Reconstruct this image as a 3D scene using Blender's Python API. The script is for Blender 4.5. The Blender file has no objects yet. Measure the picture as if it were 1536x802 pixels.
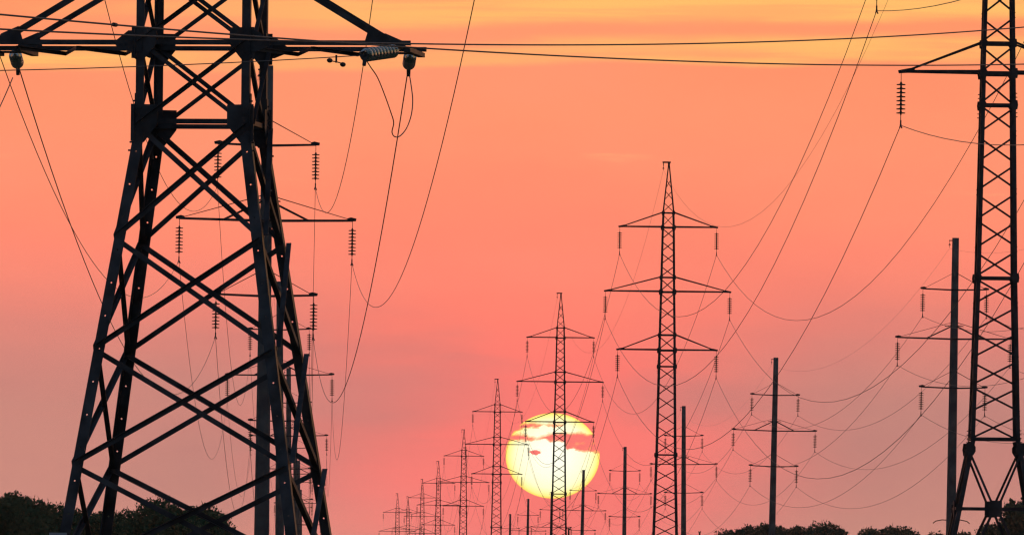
import bpy, math, random
from mathutils import Vector as V, Matrix, noise as mnoise

scene = bpy.context.scene
COL = scene.collection
rnd = random.Random(7)

# ------------------------------------------------------------------ camera model
F, CX, HY, EZ, ROLL = 15000.0, 768.0, 915.0, 1.7, math.radians(0.6)

def unroll(px, py):
    dx, dy = px - CX, py - HY
    c, s = math.cos(ROLL), math.sin(ROLL)
    return dx * c + dy * s, -dx * s + dy * c

def at(px, py, Y):
    """world point at depth Y seen in the photograph's pixel (px, py)"""
    dx, dy = unroll(px, py)
    return V((dx / F * Y, Y, EZ - dy / F * Y))

# ------------------------------------------------------------------ mesh builder
class MB:
    def __init__(self):
        self.v, self.f = [], []
    def add(self, vs, fs):
        n = len(self.v)
        self.v += [tuple(p) for p in vs]
        self.f += [tuple(i + n for i in f) for f in fs]
    def prism(self, prof, p, q, d1, d2):
        """extrude a 2-D profile (in d1, d2) from p to q"""
        k = len(prof)
        vs = [p + d1 * a + d2 * b for a, b in prof] + [q + d1 * a + d2 * b for a, b in prof]
        fs = [(i, (i + 1) % k, k + (i + 1) % k, k + i) for i in range(k)]
        fs += [tuple(range(k - 1, -1, -1)), tuple(range(k, 2 * k))]
        self.add(vs, fs)
    def frame(self, p, q, n):
        a = (q - p).normalized()
        d1 = n - a * n.dot(a)
        if d1.length < 1e-4:
            d1 = V((1, 0, 0)) - a * a.x
        d1.normalize()
        return a, d1, a.cross(d1)
    def bar(self, p, q, w, h=None, n=V((0, 1, 0))):
        p, q = V(p), V(q); h = h or w
        a, d1, d2 = self.frame(p, q, n)
        w, h = w / 2, h / 2
        self.prism([(-w, -h), (w, -h), (w, h), (-w, h)], p, q, d1, d2)
    def angle(self, p, q, d1, d2, w, t=.012):
        """L section: corner on the line p-q, flanges running along d1 and d2"""
        p, q = V(p), V(q); a = (q - p).normalized()
        d1 = (d1 - a * d1.dot(a)).normalized(); d2 = d2 - a * d2.dot(a); d2 = (d2 - d1 * d2.dot(d1)).normalized()
        self.prism([(0, 0), (w, 0), (w, t), (t, t), (t, w), (0, w)], p, q, d1, d2)
    def tube(self, pts, r, k=6, cap=True):
        pts = [V(p) for p in pts]; n = len(pts); vs = []; fs = []
        up = V((0, 0, 1))
        for i, p in enumerate(pts):
            a = (pts[min(i + 1, n - 1)] - pts[max(i - 1, 0)]).normalized()
            u = up if abs(a.dot(up)) < .95 else V((1, 0, 0))
            s = a.cross(u).normalized(); w = s.cross(a)
            rr = r[i] if isinstance(r, (list, tuple)) else r
            for j in range(k):
                t = 2 * math.pi * j / k
                vs.append(p + (s * math.cos(t) + w * math.sin(t)) * rr)
        for i in range(n - 1):
            for j in range(k):
                fs.append((i * k + j, i * k + (j + 1) % k, (i + 1) * k + (j + 1) % k, (i + 1) * k + j))
        if cap:
            fs.append(tuple(range(k - 1, -1, -1))); fs.append(tuple((n - 1) * k + j for j in range(k)))
        self.add(vs, fs)
    def lathe(self, p, q, prof, k=14):
        """profile of (distance along p-q, radius)"""
        p, q = V(p), V(q); a = (q - p).normalized()
        u = V((0, 1, 0)) if abs(a.y) < .9 else V((1, 0, 0))
        s = a.cross(u).normalized(); w = s.cross(a); vs = []; fs = []
        for d, r in prof:
            for j in range(k):
                t = 2 * math.pi * j / k
                vs.append(p + a * d + (s * math.cos(t) + w * math.sin(t)) * r)
        for i in range(len(prof) - 1):
            for j in range(k):
                fs.append((i * k + j, i * k + (j + 1) % k, (i + 1) * k + (j + 1) % k, (i + 1) * k + j))
        fs.append(tuple(range(k - 1, -1, -1))); fs.append(tuple((len(prof) - 1) * k + j for j in range(k)))
        self.add(vs, fs)
    def plate(self, poly, c, d1, d2, t):
        """flat plate: polygon in (d1, d2) about c, thickness t"""
        n = d1.cross(d2).normalized() * (t / 2)
        self.prism(poly, V(c) - n, V(c) + n, d1, d2)
    def holed(self, p, q, d1, d2, w, t, r, pitch, start):
        """flat flange along d1 with bolt holes down its middle"""
        p, q = V(p), V(q); L = (q - p).length; a = (q - p) / L
        d1 = (d1 - a * d1.dot(a)).normalized(); d2 = (d2 - a * d2.dot(a)); d2 = (d2 - d1 * d2.dot(d1)).normalized()
        cuts = []; c = start
        while c < L - .1:
            cuts.append(c); c += pitch
        def quad(s0, s1):
            self.prism([(0, 0), (w, 0), (w, t), (0, t)], p + a * s0, p + a * s1, d1, d2)
        s = 0; h = .05
        for c in cuts:
            quad(s, c - h)
            out = [(0, -h), (w / 2, -h), (w, -h), (w, 0), (w, h), (w / 2, h), (0, h), (0, 0)]
            ang = [-135, -90, -45, 0, 45, 90, 135, 180]
            hole = [(w / 2 + r * math.cos(math.radians(g)), r * math.sin(math.radians(g))) for g in ang]
            vs = []
            for z in (0, t):
                vs += [p + a * (c + y) + d1 * x + d2 * z for x, y in out + hole]
            fs = []
            for i in range(8):
                j = (i + 1) % 8
                fs += [(i, j, 8 + j, 8 + i), (16 + i, 24 + i, 24 + j, 16 + j), (i, 16 + i, 16 + j, j), (8 + i, 8 + j, 24 + j, 24 + i)]
            self.add(vs, fs)
            s = c + h
        quad(s, L)
    def build(self, name, mat, parent=None, smooth=False, loc=None):
        me = bpy.data.meshes.new(name)
        me.from_pydata(self.v, [], self.f); me.validate(); me.update()
        if smooth:
            for p in me.polygons: p.use_smooth = True
        me.materials.append(mat)
        o = bpy.data.objects.new(name, me); COL.objects.link(o)
        if parent: o.parent = parent
        if loc is not None: o.location = loc
        return o

def tag(o, label=None, cat=None, group=None, kind=None):
    for k, x in (('label', label), ('category', cat), ('group', group), ('kind', kind)):
        if x: o[k] = x
    return o

def empty(name, loc=(0, 0, 0)):
    o = bpy.data.objects.new(name, None); COL.objects.link(o); o.location = loc
    o.empty_display_size = .5
    return o

def copy_tree(o, parent=None):
    c = o.copy(); COL.objects.link(c); c.parent = parent
    for ch in [x for x in bpy.data.objects if x.parent == o]:
        copy_tree(ch, c)
    return c

# ------------------------------------------------------------------ materials
def lin(r, g, b):
    return tuple(((c / 255) / 12.92 if c / 255 <= .04045 else ((c / 255 + .055) / 1.055) ** 2.4) for c in (r, g, b)) + (1,)

def mat(name, c1, c2, scale=3, rough=.6, metal=0, bump=.0, detail=4, coords='Object', spec=.5):
    m = bpy.data.materials.new(name); m.use_nodes = True
    nt = m.node_tree; N = nt.nodes; L = nt.links
    b = N['Principled BSDF']
    tc = N.new('ShaderNodeTexCoord'); nz = N.new('ShaderNodeTexNoise')
    nz.inputs['Scale'].default_value = scale; nz.inputs['Detail'].default_value = detail
    L.new(tc.outputs[coords], nz.inputs['Vector'])
    cr = N.new('ShaderNodeValToRGB')
    cr.color_ramp.elements[0].position = .35; cr.color_ramp.elements[1].position = .68
    cr.color_ramp.elements[0].color = (*c1, 1); cr.color_ramp.elements[1].color = (*c2, 1)
    L.new(nz.outputs['Fac'], cr.inputs['Fac']); L.new(cr.outputs['Color'], b.inputs['Base Color'])
    b.inputs['Roughness'].default_value = rough; b.inputs['Metallic'].default_value = metal
    b.inputs['Specular IOR Level'].default_value = spec
    if bump:
        bp = N.new('ShaderNodeBump'); bp.inputs['Strength'].default_value = bump; bp.inputs['Distance'].default_value = .02
        L.new(nz.outputs['Fac'], bp.inputs['Height']); L.new(bp.outputs['Normal'], b.inputs['Normal'])
    return m

M_steel = mat('weathered_steel', (.035, .034, .036), (.075, .075, .08), 2.2, .62, .35, .15)
M_galv = mat('galvanised_steel', (.03, .03, .034), (.10, .105, .12), 2.4, .5, .35, .25, 6)
M_conc = mat('spun_concrete', (.11, .10, .10), (.19, .18, .17), 1.3, .9, 0, .2)
M_wire = mat('stranded_aluminium', (.14, .13, .13), (.22, .21, .21), 5, .6, .4)
M_cast = mat('cast_iron_fitting', (.07, .065, .06), (.13, .12, .12), 8, .6, .3)
M_found = mat('foundation_concrete', (.30, .29, .27), (.40, .39, .36), 2, .9)
M_bark = mat('bark', (.06, .045, .035), (.12, .09, .07), 6, .9, 0, .4)
M_wood = mat('creosoted_wood', (.05, .04, .032), (.10, .08, .06), 5, .85, 0, .3)
M_enamel = mat('enamelled_plate', (.45, .48, .52), (.55, .58, .62), 3, .4)

def glass():
    m = bpy.data.materials.new('toughened_glass'); m.use_nodes = True
    b = m.node_tree.nodes['Principled BSDF']; nt = m.node_tree
    nz = nt.nodes.new('ShaderNodeTexNoise'); nz.inputs['Scale'].default_value = 9
    cr = nt.nodes.new('ShaderNodeValToRGB')
    cr.color_ramp.elements[0].color = (.30, .40, .35, 1); cr.color_ramp.elements[1].color = (.48, .58, .52, 1)
    nt.links.new(nz.outputs['Fac'], cr.inputs['Fac']); nt.links.new(cr.outputs['Color'], b.inputs['Base Color'])
    b.inputs['Roughness'].default_value = .12; b.inputs['Transmission Weight'].default_value = .85; b.inputs['IOR'].default_value = 1.5
    return m
M_glass = glass()
M_porc = mat('brown_porcelain', (.06, .035, .025), (.10, .06, .045), 7, .25)

def leaves(name, a, b_):
    m = mat(name, a, b_, .9, .95, 0, 0, 3, 'Object', .0)
    nt = m.node_tree; N = nt.nodes; L = nt.links
    p = N['Principled BSDF']; out = N['Material Output']
    tr = N.new('ShaderNodeBsdfTranslucent'); mx = N.new('ShaderNodeMixShader'); mx.inputs[0].default_value = .03
    src = p.inputs['Base Color'].links[0].from_socket
    L.new(src, tr.inputs['Color']); L.new(p.outputs[0], mx.inputs[1]); L.new(tr.outputs[0], mx.inputs[2])
    L.new(mx.outputs[0], out.inputs['Surface'])
    return m
M_leafA = leaves('olive_leaves', (.055, .11, .06), (.11, .19, .10))
M_leafB = leaves('dark_leaves', (.045, .085, .06), (.085, .15, .095))

# ------------------------------------------------------------------ parts shared by the poles and pylons
def disc_string(m, p, q, n, pitch, r, start, k=12):
    """a row of cap-and-pin discs from p towards q"""
    for i in range(n):
        d = start + i * pitch
        m.lathe(p, q, [(d - .045, .02), (d - .04, .036), (d - .012, .04), (d, r * .5), (d + .010, r), (d + .042, r), (d + .044, r * .5), (d + .05, .02)], k)

def hanging_string(parent, loc, L=1.7):
    """suspension insulator: link, discs, pair of clamps"""
    m = MB(); a, b = V((0, 0, 0)), V((0, 0, -L))
    disc_string(m, a, b, 8, .135, .15, .35, 12)
    m.tube([(0, 0, 0), (0, 0, -.30)], .013, 6)
    m.tube([(0, 0, -.28), (0, 0, -1.38)], .034, 6)
    m.tube([(0, 0, -1.36), (0, 0, -L + .08)], .016, 6)
    o = m.build('insulator_string', M_porc, parent, loc=loc)
    return o

def clamp_mesh():
    m = MB()
    m.bar((0, -.14, -.03), (0, .14, -.03), .05, .07)
    m.bar((0, 0, .14), (0, 0, -.02), .05, .05)
    m.bar((-.04, -.13, -.12), (-.01, -.10, -.02), .05, .04)
    m.bar((.05, .13, -.12), (.01, .10, -.02), .05, .04)
    return m

# ------------------------------------------------------------------ lattice pylon
HW = [(0, 2.16), (4.53, 1.27), (6.8, .82), (12.2, .675), (19, .56), (22.8, .485), (27, .415), (27.95, .385), (31.15, .055)]
def hw(z, T=HW):
    for (a, x), (b, y) in zip(T, T[1:]):
        if z <= b: return x + (y - x) * (z - a) / (b - a)
    return T[-1][1]
ARMS = {'low': (19.0, 20.0, 3.22), 'mid': (22.8, 23.75, 4.06), 'top': (27.0, 27.95, 3.16)}
SL = 1.72

def make_pylon():
    root = empty('lattice_pylon')
    Fc = [(V((1, 0, 0)), V((0, -1, 0))), (V((1, 0, 0)), V((0, 1, 0))), (V((0, 1, 0)), V((-1, 0, 0))), (V((0, 1, 0)), V((1, 0, 0)))]
    def corner(sx, sy, z): return V((sx * hw(z), sy * hw(z), z))
    for sx in (-1, 1):
        for sy in (-1, 1):
            m = MB(); zs = [-.6, 4.53, 6.8, 12.2, 19, 22.8, 27, 27.95, 31.15]
            for a, b in zip(zs, zs[1:]):
                w = .15 if b <= 6.8 else .135 if b <= 19 else .12 if b <= 27.95 else .075
                m.angle(corner(sx, sy, a), corner(sx, sy, b), V((-sx, 0, 0)), V((0, -sy, 0)), w, .016)
            for zb in (17.55, 6.35):                       # splice bolts standing off the leg
                for k in range(7):
                    c = corner(sx, sy, zb + .13 * k); m.tube([c + V((-sx * .02, -sy * .05, 0)), c + V((sx * .05, -sy * .05, 0))], .017, 6)
            lg = m.build('leg', M_steel, root)
            for z, s in ((4.53, .2), (6.5, .30), (12.2, .22), (17.95, .22), (19, .24), (20, .2), (22.8, .24), (23.75, .2), (27, .22), (27.95, .18)):
                g = MB(); c = corner(sx, sy, z) + V((-sx * (.05), sy * .012, 0))
                e = s * .55
                g.plate([(-e * .8, -s * .7), (e * .5, -s * .7), (e, -s * .25), (e, s * .25), (e * .5, s * .7), (-e * .8, s * .7), (-e, 0)] if sx < 0 else
                        [(e * .8, -s * .7), (e, 0), (e * .8, s * .7), (-e * .5, s * .7), (-e, s * .25), (-e, -s * .25), (-e * .5, -s * .7)],
                        c, V((1, 0, 0)), V((0, 0, 1)), .012)
                g.build('gusset_plate', M_steel, lg)
            b_ = MB(); b_.prism([(-.4, -.4), (.4, -.4), (.4, .4), (-.4, .4)], corner(sx, sy, -1.4), corner(sx, sy, .15), V((1, 0, 0)), V((0, 1, 0)))
            b_.build('footing', M_found, lg)
    secs = [(6.8, 12.2, 6), (12.2, 17.95, 6), (17.95, 19, 1), (19, 20, 1), (20, 22.8, 3), (22.8, 23.75, 1), (23.75, 27, 4), (27, 27.95, 1), (27.95, 30.2, 3)]
    for u, n in Fc:
        m = MB()
        for a, b, k in secs:
            for i in range(k):
                z0 = a + (b - a) * i / k + .06; z1 = a + (b - a) * (i + 1) / k - .06
                t = .064 if b < 27.95 else .045
                off = n * .008
                s = (1 if i % 2 else -1) * (1 if n.x + n.y > 0 else -1)     # zigzag, mirrored on the opposite face
                p = u * (-s * hw(z0)) + n * (hw(z0) - .02) + V((0, 0, z0)); q = u * (s * hw(z1)) + n * (hw(z1) - .02) + V((0, 0, z1))
                m.bar(p, q, .02, t, n)
        m.build('lacing', M_steel, root)
        m = MB()                                     # splayed base: two V pairs meeting at a hub plate
        zc = 4.53; c = n * (hw(zc)) + V((0, 0, zc))
        for s in (-1, 1):
            m.bar(u * (s * (hw(6.35) - .07)) + n * hw(6.4) + V((0, 0, 6.35)), c + u * (s * .14) + V((0, 0, .2)), .05, .075, n)
            m.bar(c + u * (s * .14) + V((0, 0, -.2)), u * (s * (hw(.6) - .1)) + n * hw(.4) + V((0, 0, .4)), .05, .085, n)
            m.bar(u * (s * hw(zc)) + n * hw(zc) + V((0, 0, zc)), c + u * (s * .19), .06, .085, n)
        pn = m.build('base_brace', M_steel, root)
        g = MB(); g.plate([(-.2, -.27), (.2, -.27), (.2, .27), (-.2, .27)], c + n * .04, u, V((0, 0, 1)), .02); g.build('hub_plate', M_steel, pn)
    for z, w in ((6.85, .10), (12.2, .085), (17.95, .085), (19, .12), (20, .10), (22.8, .11), (23.75, .085), (27, .10), (27.95, .08)):
        m = MB(); h = hw(z)
        for u, n in Fc:
            m.bar(u * (-h + .02) + n * (h - .01) + V((0, 0, z)), u * (h - .02) + n * (h - .01) + V((0, 0, z)), .05, w, n)
        m.build('tie_beam', M_steel, root)
    for lev, (z, zt, half) in ARMS.items():
        for s in (-1, 1):
            m = MB(); tip = V((s * half, 0, z + .03))
            for sy in (-1, 1):
                p = V((s * hw(z), sy * hw(z), z)); q = tip + V((-s * .1, sy * .07, -.03))
                m.angle(p, q, V((0, 0, 1)), V((0, -sy, 0)), .095, .012)
                m.angle(V((s * hw(zt), sy * hw(zt), zt)), tip + V((-s * .3, sy * .05, .05)), V((0, 0, 1)), V((0, -sy, 0)), .065, .010)
                for i in range(4):                     # zigzag between the two lower chords
                    a, b = i / 4, (i + 1) / 4
                    A = p.lerp(q, a); B = p.lerp(q, b); B.y = -B.y
                    m.bar(A + V((0, 0, .03 + .008 * sy)), B + V((0, 0, .03 + .008 * sy)), .04, .008, V((0, 1, 0)))
            m.plate([(-.38, -.02), (.08, -.05), (.10, .05), (-.30, .13), (-.46, .10)] if s > 0 else [(.38, -.02), (.46, .10), (.30, .13), (-.10, .05), (-.08, -.05)],
                    tip, V((1, 0, 0)), V((0, 0, 1)), .16)
            arm = m.build('crossarm', M_steel, root)
            st = hanging_string(arm, tip + V((0, 0, -.05)), SL - .05)
            c = clamp_mesh(); c.v = [(x + tip.x, y, zz + z - SL) for x, y, zz in c.v]; c.build('wire_clamp', M_cast, arm)
    m = MB()
    m.bar((-.42, 0, 31.25), (.12, 0, 31.25), .12, .10); m.bar((0, 0, 31.0), (0, 0, 31.25), .12, .14)
    m.bar((-.36, 0, 31.2), (-.36, 0, 31.02), .10, .05)
    pk = m.build('peak_bracket', M_steel, root)
    m = MB(); m.tube([(-.36, 0, 31.02), (-.36, 0, 30.75)], .02, 6); disc_string(m, V((-.36, 0, 31.02)), V((-.36, 0, 30)), 1, .1, .07, .15, 8)
    m.build('earth_wire_hanger', M_porc, pk)
    return root

PY = [  # centre px x, low arm px y, depth, label
    (1496.7, 111, 333, 'largest slender black lattice pylon, at the right edge, its top cut off by the frame'),
    (1000.5, 525.3, 652, 'tall lattice pylon, whole top and all six arms in view, just right of the sun'),
    (839.5, 632.9, 950, 'lattice pylon rising in front of the middle of the setting sun'),
    (745.2, 710.8, 1288, 'lattice pylon just left of the sun, its right arm tips reaching over the sun'),
    (695.0, 758.7, 1601, 'small lattice pylon, second to the left of the sun, arms touching its right neighbour'),
    (657.0, 787.0, 1920, 'small lattice pylon, third to the left of the sun'),
    (633.0, 799.4, 2260, 'tiny distant lattice pylon, fourth to the left of the sun'),
    (611.4, 815.0, 2590, 'tiny distant lattice pylon, second from the left end of the pylon row'),
    (595.7, 822.0, 2900, 'farthest lattice pylon at the left end of the row, mostly peak showing'),
]
proto = make_pylon()
pylons = []
YAW = -.019
for i, (px, py, Y, lab) in enumerate(PY):
    o = proto if i == 0 else copy_tree(proto)
    p = at(px, py, Y); o.location = (p.x, p.y, p.z - 19)
    o.rotation_euler = (0, 0, -YAW)
    if i == 8: o.scale = (1.3, 1.3, 1.3); o.location.z = p.z - 19 * 1.3
    tag(o, lab, 'pylon', 'steel lattice pylons of the line running past the sun')
    pylons.append(o)

# ------------------------------------------------------------------ concrete poles
PM = {'top': 3.0, 'mid': 0.0, 'low': -3.0}
PH = {'top': 1.95, 'mid': 3.45, 'low': 1.95}
ZM = 17.4
def make_pole():
    root = empty('concrete_pole')
    m = MB(); prof = []
    for i in range(13):
        t = i / 12; z = -1.5 + (ZM + 6.15 + 1.5) * t
        prof.append((z + 1.5, .335 - .130 * t))
    m.lathe((0, 0, -1.5), (0, 0, 30), prof, 28)
    sh = m.build('shaft', M_conc, root)
    for p in sh.data.polygons:
        if len(p.vertices) == 4: p.use_smooth = True
    for lev in ('top', 'mid', 'low'):
        z = ZM + PM[lev]; h = PH[lev]; mid = lev == 'mid'
        R = .335 - .130 * ((z + 1.5) / (ZM + 7.65))
        m = MB(); t = .085 if mid else .075
        for sy in (-1, 1):                         # two channels clasping the shaft
            m.bar((-h, sy * .07, z + .02), (-R * 1.4, sy * (R + .045), z - .03), .05, t); m.bar((-R * 1.4, sy * (R + .045), z - .03), (R * 1.4, sy * (R + .045), z - .03), .05, t)
            m.bar((R * 1.4, sy * (R + .045), z - .03), (h, sy * .07, z + .02), .05, t)
        for s in (-1, 1):
            m.prism([(-.2, -.07), (.14, -.05), (.16, .05), (-.06, .10), (-.2, .06)] if s > 0 else [(.2, -.07), (.2, .06), (.06, .10), (-.16, .05), (-.14, -.05)],
                    V((s * h, -.09, z + .05)), V((s * h, .09, z + .05)), V((1, 0, 0)), V((0, 0, 1)))
        arm = m.build('crossarm', M_steel, root)
        for s in (-1, 1):
            m = MB(); rise = .98
            for sy in (-1, 1):
                m.tube([(s * R * .6, sy * R * .8, z + rise), (s * (h - .1), sy * .05, z + .06)], .013, 6)
            m.build('tie_rod', M_steel, arm)
            if mid:
                m = MB()
                for sy in (-1, 1):
                    m.angle((s * R * .75, sy * R * .75, z + .78), (s * 1.72, sy * .14, z + .02), V((0, 0, -1)), V((0, -sy, 0)), .075, .01)
                m.bar((s * R * .9, 0, z + .80), (s * (R + .33), 0, z + .74), .14, .05)
                m.build('strut', M_steel, arm)
            hanging_string(arm, V((s * h, 0, z)), 1.62)
            c = clamp_mesh(); c.v = [(x + s * h, y, q + z - 1.65) for x, y, q in c.v]; c.build('wire_clamp', M_cast, arm)
    m = MB(); zt = ZM + 6.15
    m.bar((-.40, 0, zt - .16), (.2, 0, zt - .16), .06, .06); m.tube([(-.36, 0, zt - .16), (-.36, 0, zt - .6)], .014, 6)
    disc_string(m, V((-.36, 0, zt - .2)), V((-.36, 0, zt - 2)), 1, .1, .07, .2, 8)
    m.build('earth_wire_bracket', M_steel, root)
    return root

RP = [  # mid arm centre px x, px y, depth, extra lean (deg), label
    (1431, 507.5, 612, .35, 'tallest concrete pole at right, standing just left of the big cropped lattice pylon'),
    (1161.5, 645.3, 843, .7, 'concrete pole standing alone among sagging wires, rising from the right hand row of trees'),
    (1025.5, 695.8, 1056, -.5, 'concrete pole standing close beside the right leg of the pylon right of the sun'),
    (937, 740, 1310, 0, 'concrete pole in the gap between the sun and the pylon to its right'),
    (874, 765, 1515, .8, 'concrete pole whose top pokes into the lower right part of the sun'),
    (827, 790, 1730, .3, 'concrete pole hidden behind the left leg of the pylon in front of the sun'),
    (791.6, 795.5, 1920, .5, 'short distant concrete pole under the lower left of the sun'),
    (764.7, 813, 2150, .4, 'shortest distant concrete pole, right beside the pylon left of the sun'),
]
LP = [
    (399, 329.8, 399, .2, 'thick concrete pole seen through the right half of the big dark tower'),
    (419.5, 562, 659, -.6, 'second concrete pole behind the big tower, its top between the tower\'s right legs'),
    (433, 653, 908, -.6, 'third concrete pole, hidden behind the inner right leg of the big tower'),
    (443, 710, 1163, -.6, 'thin concrete pole with its top in the gap between the big tower\'s right legs'),
    (448, 754, 1440, -.6, 'slim distant concrete pole behind the lower right legs of the big tower'),
    (451, 786.6, 1745, -.6, 'farthest concrete pole of the left line, only its upper arms showing low down'),
]
pole0 = make_pole(); first = True
rpoles, lpoles = [], []
for lst, out, grp in ((RP, rpoles, 'concrete poles of the line on the right'), (LP, lpoles, 'concrete poles of the line behind the big tower')):
    for px, py, Y, lean, lab in lst:
        o = pole0 if first else copy_tree(pole0); first = False
        p = at(px, py, Y); o.rotation_euler = (0, math.radians(lean), -YAW)
        o.location = (p.x - ZM * math.sin(math.radians(lean)), p.y, p.z - ZM * math.cos(math.radians(lean)))
        tag(o, lab, 'utility pole', grp); out.append(o)

# ------------------------------------------------------------------ conductors
def span(a, b, sag, n=26, skip=0):
    return [a + (b - a) * (i / n) - V((0, 0, 4 * sag * (i / n) * (1 - i / n))) for i in range(skip, n + 1)]

def conductor(pts, r, label, group, name='power_line', m=M_wire):
    o0 = pts[0]; mb = MB()
    mb.tube([p - o0 for p in pts], r, 6)
    o = mb.build(name, m, None, True, o0)
    return tag(o, label, 'power line', group)

def wpos(o, l):
    return Matrix.LocRotScale(o.location, o.rotation_euler, o.scale) @ V(l)

GL = 'wires strung along the row of lattice pylons'
spanfit = {('top', -1): 8.45, ('mid', -1): 7.95, ('low', -1): 7.45, ('top', 1): 8.6, ('mid', 1): 8.75, ('low', 1): 8.95}
words = {-1: 'left', 1: 'right'}
wl = {'top': 'top', 'mid': 'long middle', 'low': 'lowest'}
for lev in ('top', 'mid', 'low'):
    for s in (-1, 1):
        z, _, half = ARMS[lev]
        ends = [wpos(o, (s * half, 0, z - SL - .03)) for o in pylons]
        prev = V((22 + s * half, 15, ends[0].z + .5))
        pts = span(prev, ends[0], 5.75 if lev == 'low' else 5.0, 40)
        for k in range(len(ends) - 1):
            pts += span(ends[k], ends[k + 1], spanfit[(lev, s)] if k == 0 else 7.7)[1:]
        conductor(pts, .013, 'thin dark wire hung from the %s %s arms of the lattice pylons' % (wl[lev], words[s]), GL)
ends = [wpos(o, (-.36, 0, 30.75)) for o in pylons]
pts = span(V((22 - .4, 15, ends[0].z)), ends[0], 6, 40)
for k in range(len(ends) - 1): pts += span(ends[k], ends[k + 1], 9.1 if k == 0 else 8.2)[1:]
conductor(pts, .0065, 'faint earth wire joining the very tips of the lattice pylons', GL, 'earth_wire')

GR = 'wires strung along the right hand concrete poles'
for lev in ('top', 'mid', 'low'):
    for s in (-1, 1):
        ends = [wpos(o, (s * PH[lev], 0, ZM + PM[lev] - 1.68)) for o in rpoles]
        prev = V((31 + s * PH[lev], 368, ends[0].z + .3))
        pts = span(prev, ends[0], 3.6)
        for k in range(len(ends) - 1): pts += span(ends[k], ends[k + 1], 3.5)[1:]
        conductor(pts, .012, 'thin sagging wire from the %s %s arms of the right hand concrete poles' % (wl[lev], words[s]), GR)
ends = [wpos(o, (-.36, 0, ZM + 5.5)) for o in rpoles]
pts = span(V((30.6, 368, ends[0].z + .3)), ends[0], 3.2)
for k in range(len(ends) - 1): pts += span(ends[k], ends[k + 1], 3.0)[1:]
conductor(pts, .005, 'faint earth wire joining the tops of the right hand concrete poles', GR, 'earth_wire')

# ------------------------------------------------------------------ the big anchor tower
BA = math.radians(7.6)
bc = at(303.25, 100, 157.9)
BT = empty('anchor_tower', (bc.x, bc.y, 0)); BT.rotation_euler = (0, 0, -BA)
tag(BT, 'massive dark steel tower filling the left third, splayed lattice legs braced with crossing diagonals', 'pylon')
BH = [(0, .905 + .15 * 9.28), (9.28, .905), (12.0, .905), (18.6, .70), (19.9, .62), (24, .12)]
bh = lambda z: hw(z, BH)
ex, ey, ez = V((1, 0, 0)), V((0, 1, 0)), V((0, 0, 1))
def bcorner(sx, sy, z): return V((sx * bh(z), sy * bh(z), z))
LEV = [.25, 2.08, 3.91, 5.73, 7.48, 9.28, 10.57, 11.82, 13.1, 14.57, 15.9, 17.2, 18.57, 19.85]
for sx in (-1, 1):
    for sy in (-1, 1):
        m = MB(); w = .165; t = .016
        zs = [-.3, 9.28, 12.0, 18.6, 19.9, 24]
        for a, b in zip(zs, zs[1:]):
            w = .17 if b <= 9.3 else .13 if b < 19 else .10
            p, q = bcorner(sx, sy, a), bcorner(sx, sy, b)
            d1, d2 = V((-sx, 0, 0)), V((0, -sy, 0))
            if b <= 9.3:
                m.holed(p, q, d1, d2, w, t, .0145, .53, .35)
                av = (q - p).normalized()
                e1 = (d1 - av * d1.dot(av)).normalized(); e2 = d2 - av * d2.dot(av); e2 = (e2 - e1 * e2.dot(e1)).normalized()
                m.prism([(0, t), (t, t), (t, w), (0, w)], p, q, e1, e2)
            else:
                m.angle(p, q, d1, d2, w, t)
        lg = m.build('leg', M_galv, BT)
        # gusset plates, front or back face and side face, at the bend and at the arm levels
        for z, gw, gh in ((9.33, .35, .52), (10.58, .32, .44), (14.57, .34, .44), (18.57, .32, .40)):
            c = bcorner(sx, sy, z)
            for ax, nn, sg in ((ex, ey * sy, -sx), (ey, ex * sx, -sy)):
                g = MB()
                poly = [(-.07, -gh * .62), (gw * .40, -gh * .66), (gw, -gh * .12), (gw, gh * .48), (-.07, gh * .5)]
                if sg < 0: poly = [(-x, y) for x, y in reversed(poly)]
                # the lower half of the bend plate follows the splayed leg
                g.plate(poly, c + nn * .013, ax, ez, .014)
                for bx in (.02, .09):
                    for k in range(5):
                        bz = -gh * .42 + k * gh * .2
                        pp = c + nn * .02 + ax * (sg * bx) + ez * bz
                        g.tube([pp, pp + nn * .022], .016, 6)
                g.build('gusset_plate', M_galv, lg)
        # a sleeve of bolts sticking out of the splice at the bend
        b_ = MB(); c = bcorner(sx, sy, 9.28) + V((sx * .012, -sy * .08, 0))
        b_.bar(c - ez * .48, c + ez * .48, .012, .12, ex)
        for k in range(7):
            c = bcorner(sx, sy, 9.28 + (-.42 + .13 * k)) ; b_.tube([c + V((sx * .0, -sy * .05, 0)), c + V((sx * .045, -sy * .05, 0))], .016, 6)
        b_.build('splice_plate', M_galv, lg)
        fb = MB(); fb.prism([(-.45, -.45), (.45, -.45), (.45, .45), (-.45, .45)], bcorner(sx, sy, -1.2), bcorner(sx, sy, .08), ex, ey)
        fb.build('footing', M_found, lg)
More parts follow.
